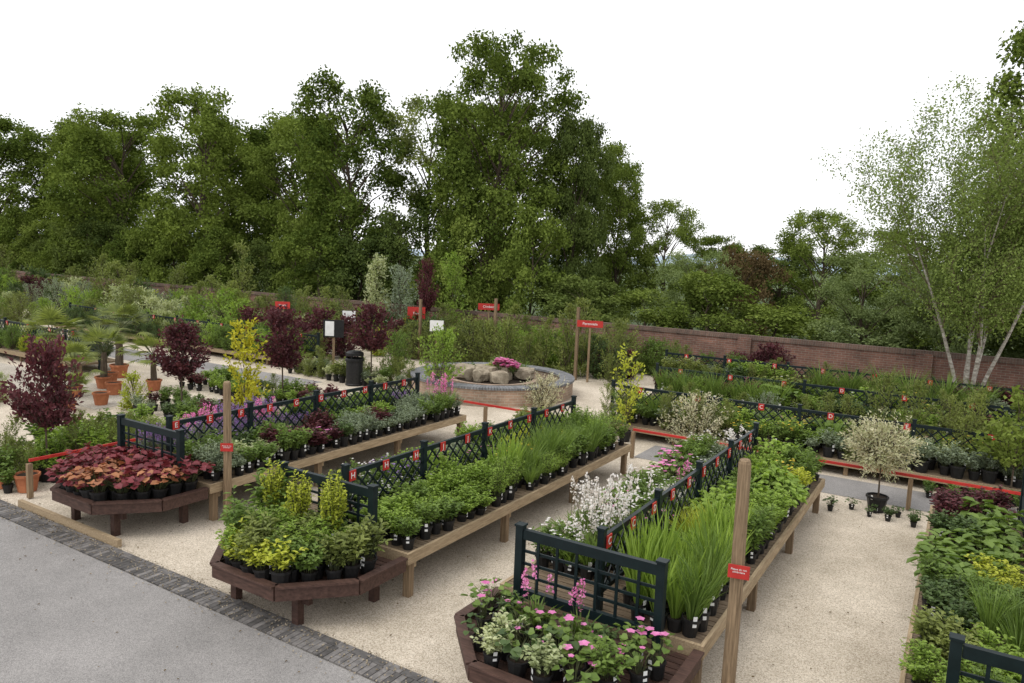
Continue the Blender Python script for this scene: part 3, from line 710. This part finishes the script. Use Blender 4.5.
g4=['herb','grey','tall','olive','varieg','darkm','grass','hosta','grey','bright','yflow']
bedfill('bedding_plants',-6.9,3.3,15.75,17.0,.25,.25,g4,(.36,.66),.3,1)
bedfill('bedding_plants',-7.2,4.4,19.45,20.8,.27,.28,g4+['bright','purp','whitef'],(.42,.75),.3,2)
bedfill('bedding_plants',-8.2,5.0,23.0,24.2,.28,.3,g4+['bright','purp'],(.45,.8),.3,3)
bedfill('nursery_stock_shrubs',-6.2,2.6,17.6,18.3,.6,.5,['g2','gry','g1','tall'],(.6,1.1),0,4)
bedfill('nursery_stock_shrubs',-9.5,-5,25.0,25.7,.7,.5,['pur','pur','g1','g4'],(.9,1.4),0,5)
bedfill('nursery_stock_shrubs',-5,5.5,25.3,25.8,.9,.5,['g3','g1','g4'],(.5,.85),0,55)
bedfill('nursery_stock_shrubs',-18.5,-9.5,22.2,25.6,.8,.85,['g1','g3','col','g2','tall','pur','g4'],(1.0,1.7),0,6)
bedfill('nursery_stock_shrubs',-60,-19,21.3,25.6,1.1,1.25,['g1','g3','var','g2','tall','g4','gry','pur','yel'],(1.1,2.0),0,7)
bedfill('nursery_stock_shrubs',-60,-37,14.5,19.5,1.2,1.3,['g1','g3','var','g2','tall','g4'],(.9,1.6),0,77)
bedfill('nursery_stock_shrubs',-33.7,-18.8,17.2,18.2,.5,.5,['g1','g3','var','g2','g4','gry'],(.55,1.0),.3,8)
bedfill('nursery_stock_shrubs',-36,-20,19.3,20.3,.8,.8,['g1','tall','var','g2','col','pur','tall'],(1.0,2.1),0,88)
bedfill('nursery_stock_shrubs',-39.7,-22.8,12.1,13.1,.5,.5,['g1','g3','g2','g4','gry','yel'],(.5,.95),.3,9)
bedfill('nursery_stock_shrubs',-34,-19.5,7.6,9.0,.55,.55,['g1','g3','g2','g4','var'],(.5,.9),0,10)
bedfill('potted_perennials',-16.6,-12.8,10.1,11.4,.3,.3,['herb','darkm','olive','grey','purp','whitef'],(.3,.55),0,11)
bedfill('potted_perennials',-18.5,-13.2,12.7,13.9,.32,.32,['herb','darkm','tall','grey','purp','bright'],(.35,.6),0,12)
bedfill('potted_perennials',-18.5,-14.0,16.4,17.6,.32,.32,['herb','olive','tall','grey','varieg'],(.35,.6),0,13)
bedfill('potted_perennials',-14.2,-12.5,5.5,8.6,.32,.34,['tall','olive','bright','herb'],(.4,.8),0,14)
bedfill('potted_perennials',-.2,4.0,15.0,15.4,.3,.3,['darkm','herb'],(.25,.35),0,15)
bedfill('bedding_plants',-1.6,-.4,13.2,13.6,.3,.25,['darkm','geranb'],(.2,.3),0,16)
# ------------------------------------------------------------------ feature small trees
def small_tree(name,me,loc,s=1): return obj(name,me,(*loc,0),random.uniform(0,6),s)
pur1=shrub('purple_tree',31,LM['purple'],2.2,.55,2900,.085,.055,stemh=.85,potr=.17,stem_r=.022,top=.55)
pur2=shrub('purple_tree_b',131,LM['purple'],2.2,.52,2500,.085,.055,stemh=.95,potr=.17,stem_r=.022,top=.7)
small_tree('purple_leaf_tree',pur1,(-12.75,6.2),(.88,.88,1.08))
small_tree('purple_leaf_tree',pur2,(-15.4,10.5),(1.15,1.15,1.0))
small_tree('purple_leaf_tree',pur1,(-15.0,13.1),(1.1,1.1,1.12))
small_tree('purple_leaf_tree',pur2,(-15.1,16.6),(1.25,1.25,1.12))
small_tree('purple_leaf_tree',pur1,(-19.7,25.0),(.8,.8,1.7))
small_tree('golden_column_tree',shrub('golden_column',32,LM['yellow'],2.35,.40,1300,.09,.06,stemh=.25,potr=.17,stem_r=.02,top=.4),(-13.85,11.0),(1,1,1))
small_tree('slender_green_tree',shrub('slender_tree',33,LM['gold'],2.2,.36,600,.08,.045,stemh=.4,potr=.15,stem_r=.015),(-6.3,15.3))
small_tree('young_green_tree',shrub('young_tree',34,LM['bright'],2.0,.62,1500,.09,.05,stemh=.5,potr=.18,stem_r=.018),(-12.1,16.1))
small_tree('young_green_tree',shrub('young_tree_b',35,LM['green'],1.5,.6,2200,.08,.04,potr=.18),(-16.1,18.9))
wb=shrub('dappled_willow_ball',36,LM['pinkw'],1.65,.58,5600,.06,.026,ball=True,stemh=.6,potr=.17,stem_r=.02)
small_tree('dappled_willow_standard',wb,(-1.0,13.62))
small_tree('dappled_willow_shrub',shrub('dappled_willow',37,LM['pinkw'],1.2,.70,5000,.06,.024,top=.45),(-4.8,15.75))
small_tree('dappled_willow_shrub',shrub('dappled_willow_b',38,LM['pinkw'],.95,.55,3000,.06,.022,top=.45),(-9.5,17.3))
small_tree('young_maple_tree',shrub('maple',39,LM['lime'],2.1,.6,1300,.10,.08,stemh=.7,potr=.18),(.95,15.6))
small_tree('variegated_column_tree',shrub('var_col',40,LM['varieg'],4.0,.62,2600,.11,.07,top=.45),(-22.6,25.2))
small_tree('green_column_tree',shrub('gr_col',41,LM['bright'],4.1,.65,2600,.11,.05,top=.45),(-18.5,25.3))
small_tree('variegated_column_tree',shrub('var_colb',43,LM['grey'],3.5,.8,2600,.11,.06,top=.45),(-21.2,25.2))
small_tree('spire_tree',shrub('spire',42,LM['olive'],4.2,.6,1500,.12,.06,top=.4),(-28.5,22.5))
small_tree('golden_shrub',SH['yel'],(-16.9,10.2),(.8,.8,.8))
def palm(seed):
    rg=np.random.default_rng(seed); rnd=random.Random(seed); mb=MB(); add_pot(mb,.2,.3,True,False,rnd)
    h=rnd.uniform(.7,1.1); mb.tube([(0,0,.25),(.02,0,h*.6),(0,.02,h)],[.09,.08,.06],MT['bark'],8)
    for i in range(26):
        a=rnd.uniform(0,6.28); el_=rnd.uniform(-.3,1.3); dv=Vector((math.cos(a)*math.cos(el_),math.sin(a)*math.cos(el_),math.sin(el_))); l=rnd.uniform(.35,.5)
        c=Vector((0,0,h))+dv*l; mb.tube([(0,0,h),tuple(c)],[.008,.006],MT['stem'],3,cap=False)
        side=dv.cross(Vector((0,0,1))).normalized(); upv=side.cross(dv)
        n=15; C=np.tile(np.array(c),(n,1)); an=np.linspace(-1.5,1.5,n)
        D_=np.array([list(dv*math.cos(t)+side*math.sin(t)-upv*.1) for t in an]); N=np.tile(np.array(upv),(n,1))
        mb.leaves(C,D_,N,.36,.035,LM['olive'],rg.uniform(0,1,n),False,.1)
    return mb.mesh('fan_palm')
for i,(x,y,s) in enumerate([(-19.9,11.2,1.1),(-19.3,10.1,.95),(-21.2,12.4,1.3),(-18.7,11.9,1.0),(-22.5,11.2,1.2),(-17.8,9.2,.7)]): obj('fan_palm',palm(50+i),(x,y,0),i,s)
# ------------------------------------------------------------------ circular brick pool
pool=empty('circular_brick_pool',(-11.9,18.4,0))
ZP=.46
def ring(prof,m,n=72,rmid=2.3):
    mb=MB(); V=[];F=[];
    for r,z in prof:
        for k in range(n+1):
            th=2*math.pi*k/n; V.append([r*math.cos(th),r*math.sin(th),z])
    for i in range(len(prof)-1):
        for k in range(n): F.append([i*(n+1)+k,i*(n+1)+k+1,(i+1)*(n+1)+k+1,(i+1)*(n+1)+k])
    mb.add(V,F,m,1); me=mb.mesh('ring'); ul=me.uv_layers.new(name='UVMap')
    acc=[0]
    for i in range(1,len(prof)): acc.append(acc[-1]+math.hypot(prof[i][0]-prof[i-1][0],prof[i][1]-prof[i-1][1]))
    li=0
    for i in range(len(prof)-1):
        for k in range(n):
            for (ii,kk) in ((i,k),(i,k+1),(i+1,k+1),(i+1,k)):
                ul.data[li].uv=(kk*2*math.pi*rmid/n,acc[ii]); li+=1
    return me
obj('outer_wall',ring([(2.4,-.05),(2.4,ZP)],MT['poolbrick']),parent=pool)
obj('inner_wall',ring([(2.05,ZP),(2.05,.1)],MT['poolbrick']),parent=pool)
mb=MB()
for k in range(190):
    th=2*math.pi*k/190; mb.box((2.225*math.cos(th),2.225*math.sin(th),ZP+.03),(.44,.066,.06),MT['poolcope'],rot=th)
obj('coping_bricks',mb.mesh('coping_bricks'),parent=pool)
mb=MB(); mb.lathe([(2.05,.22),(.01,.22)],MT['water'],48); obj('water',mb.mesh('water'),parent=pool)
obj('planted_ring',ring([(1.35,.1),(1.35,.42),(1.2,.42),(1.2,.34)],MT['poolbrick'],48,1.3),parent=pool)
mb=MB(); mb.lathe([(1.2,.34),(.01,.5)],MT['soil'],32); obj('soil',mb.mesh('soil'),parent=pool)
rnd=random.Random(4)
def rock(rx,ry,rz,seed):
    import bmesh
    bm=bmesh.new(); bmesh.ops.create_icosphere(bm,subdivisions=3,radius=1); r_=random.Random(seed); ph=[r_.uniform(0,6) for _ in range(6)]
    for v in bm.verts:
        c=v.co; k=1+.16*math.sin(c.x*3+ph[0])+.14*math.sin(c.y*4+ph[1])+.1*math.sin(c.z*5+ph[2]+c.x*3)
        v.co=Vector((max(-.8,min(.8,c.x*k))*rx,max(-.8,min(.8,c.y*k))*ry,max(-.7,min(.7,c.z*k))*rz))
    me=bpy.data.meshes.new('rock'); bm.to_mesh(me); bm.free(); me.materials.append(MT['stone']); return me
for i in range(11):
    a=i*.7-2.2; rr=rnd.uniform(.3,1.0); obj('rock',rock(rnd.uniform(.28,.5),rnd.uniform(.22,.38),rnd.uniform(.2,.36),i),(rr*math.cos(a),rr*math.sin(a),.56),a,1,parent=pool)
for i in range(24):
    a=rnd.uniform(0.2,3.4); rr=rnd.uniform(.1,1.15); me=PL[rnd.choice(['herb','grass','varieg','feather','ygreen','grass'])][0]; obj('pool_plant',me,(rr*math.cos(a),rr*math.sin(a),.36),a,rnd.uniform(.9,1.5),parent=pool)
pm=plant('pink_mound',60,LM['green'],18,.16,.14,.03,.02,6,fl=LM['fpink'],nf=34,fs=.045,pot=False)
for i in range(14):
    obj('pink_flower_mound',pm,(.45+rnd.uniform(-.45,.45),-.1+rnd.uniform(-.3,.3),.66+rnd.uniform(0,.15)),i,1.3,parent=pool)
# ------------------------------------------------------------------ litter bin
mb=MB(); mb.lathe([(.001,0),(.26,0),(.27,.04),(.25,.06),(.25,.72),(.28,.74),(.28,.8),(.25,.82)],MT['black'],20)
mb.lathe([(.27,.9),(.27,.98),(.18,1.03),(.001,1.05)],MT['black'],20)
for k in range(4):
    a=k*math.pi/2+.4; mb.box((.24*math.cos(a),.24*math.sin(a),.86),(.05,.03,.1),MT['black'],rot=a)
obj('litter_bin',mb.mesh('litter_bin'),(-15.5,16.3,0))
mb=MB()
for s in (-.7,.7):
    mb.box((s,-.22,.21),(.06,.06,.42),MT['brown']); mb.box((s,.22,.44),(.06,.06,.88),MT['brown']); mb.box((s,0,.62),(.06,.5,.04),MT['brown'])
for i in range(5): mb.box((0,-.2+i*.1,.43),(1.46,.08,.025),MT['brown'],t=1)
for i in range(11): mb.box((-.6+i*.12,.22,.64),(.05,.02,.36),MT['brown'],t=1)
mb.box((0,.22,.86),(1.34,.04,.08),MT['brown'],t=1)
obj('garden_bench',mb.mesh('garden_bench'),(-.75,24.8,0),0,1.05)
# ------------------------------------------------------------------ signs
def board(name,x,y,h,wd,ht,m,txt,rz,size=.09,wood=True,pw=.07):
    e=empty(name,(x,y,0)); e.rotation_euler=(0,0,rz); mb=MB()
    mb.box((0,.05,h/2),(pw,pw,h),MT['woodz'] if wood else MT['black']); obj('post',mb.mesh('sign_post'),parent=e)
    mb=MB(); mb.box((0,0,h-ht/2),(wd,.025,ht),m,t=1); obj('panel',mb.mesh('sign_panel'),parent=e)
    if txt:
        o=obj('text',letter(txt,size),(0,-.015,h-ht/2),parent=e); o.rotation_euler=(rad(90),0,0)
    return e
rz=rad(33)
board('red_direction_sign',-19.8,17.3,2.2,.5,.24,MT['red'],'Shrubs',rz)
board('red_direction_sign',-15.3,23.2,2.25,.8,.24,MT['red'],'Climbers',rz,.12)
board('red_direction_sign',-18.6,23.0,1.9,.7,.5,MT['red'],'Trees',rz,.12)
board('notice_board',-20.3,21.0,1.7,.5,.4,MT['white'],'Plant\nof the\nweek',rz,.08)
board('notice_board',-16.5,21.6,1.6,.5,.4,MT['white'],None,rz)
board('red_direction_sign',-10.5,22.0,2.05,.85,.22,MT['red'],'Perennials',rad(20),.12)
e=board('information_board',-18.3,18.2,1.65,.7,.6,MT['black'],None,rz)
mb=MB(); mb.box((-.13,-.02,1.35),(.3,.02,.5),MT['white'],t=1); obj('notice',mb.mesh('notice'),parent=e)
for (x,y,h) in ((-14.6,22.6,2.5),(-17.6,22,2.3),(-11.0,22.1,2.45)):
    mb=MB(); mb.box((0,0,h/2),(.09,.09,h),MT['woodz']); obj('timber_post',mb.mesh('timber_post'),(x,y,0))
for i,(x,y,s) in enumerate([(-12.45,5.75,1.3),(-12.9,5.6,1),(-20.3,11.6,1.6),(-18.9,10.9,1.5),(-17.9,10.0,1.4)]):
    mb=MB(); add_pot(mb,.14,.22,True,False); obj('terracotta_pot',mb.mesh('terracotta_pot'),(x,y,0),0,s)
print('objects',len(bpy.data.objects))
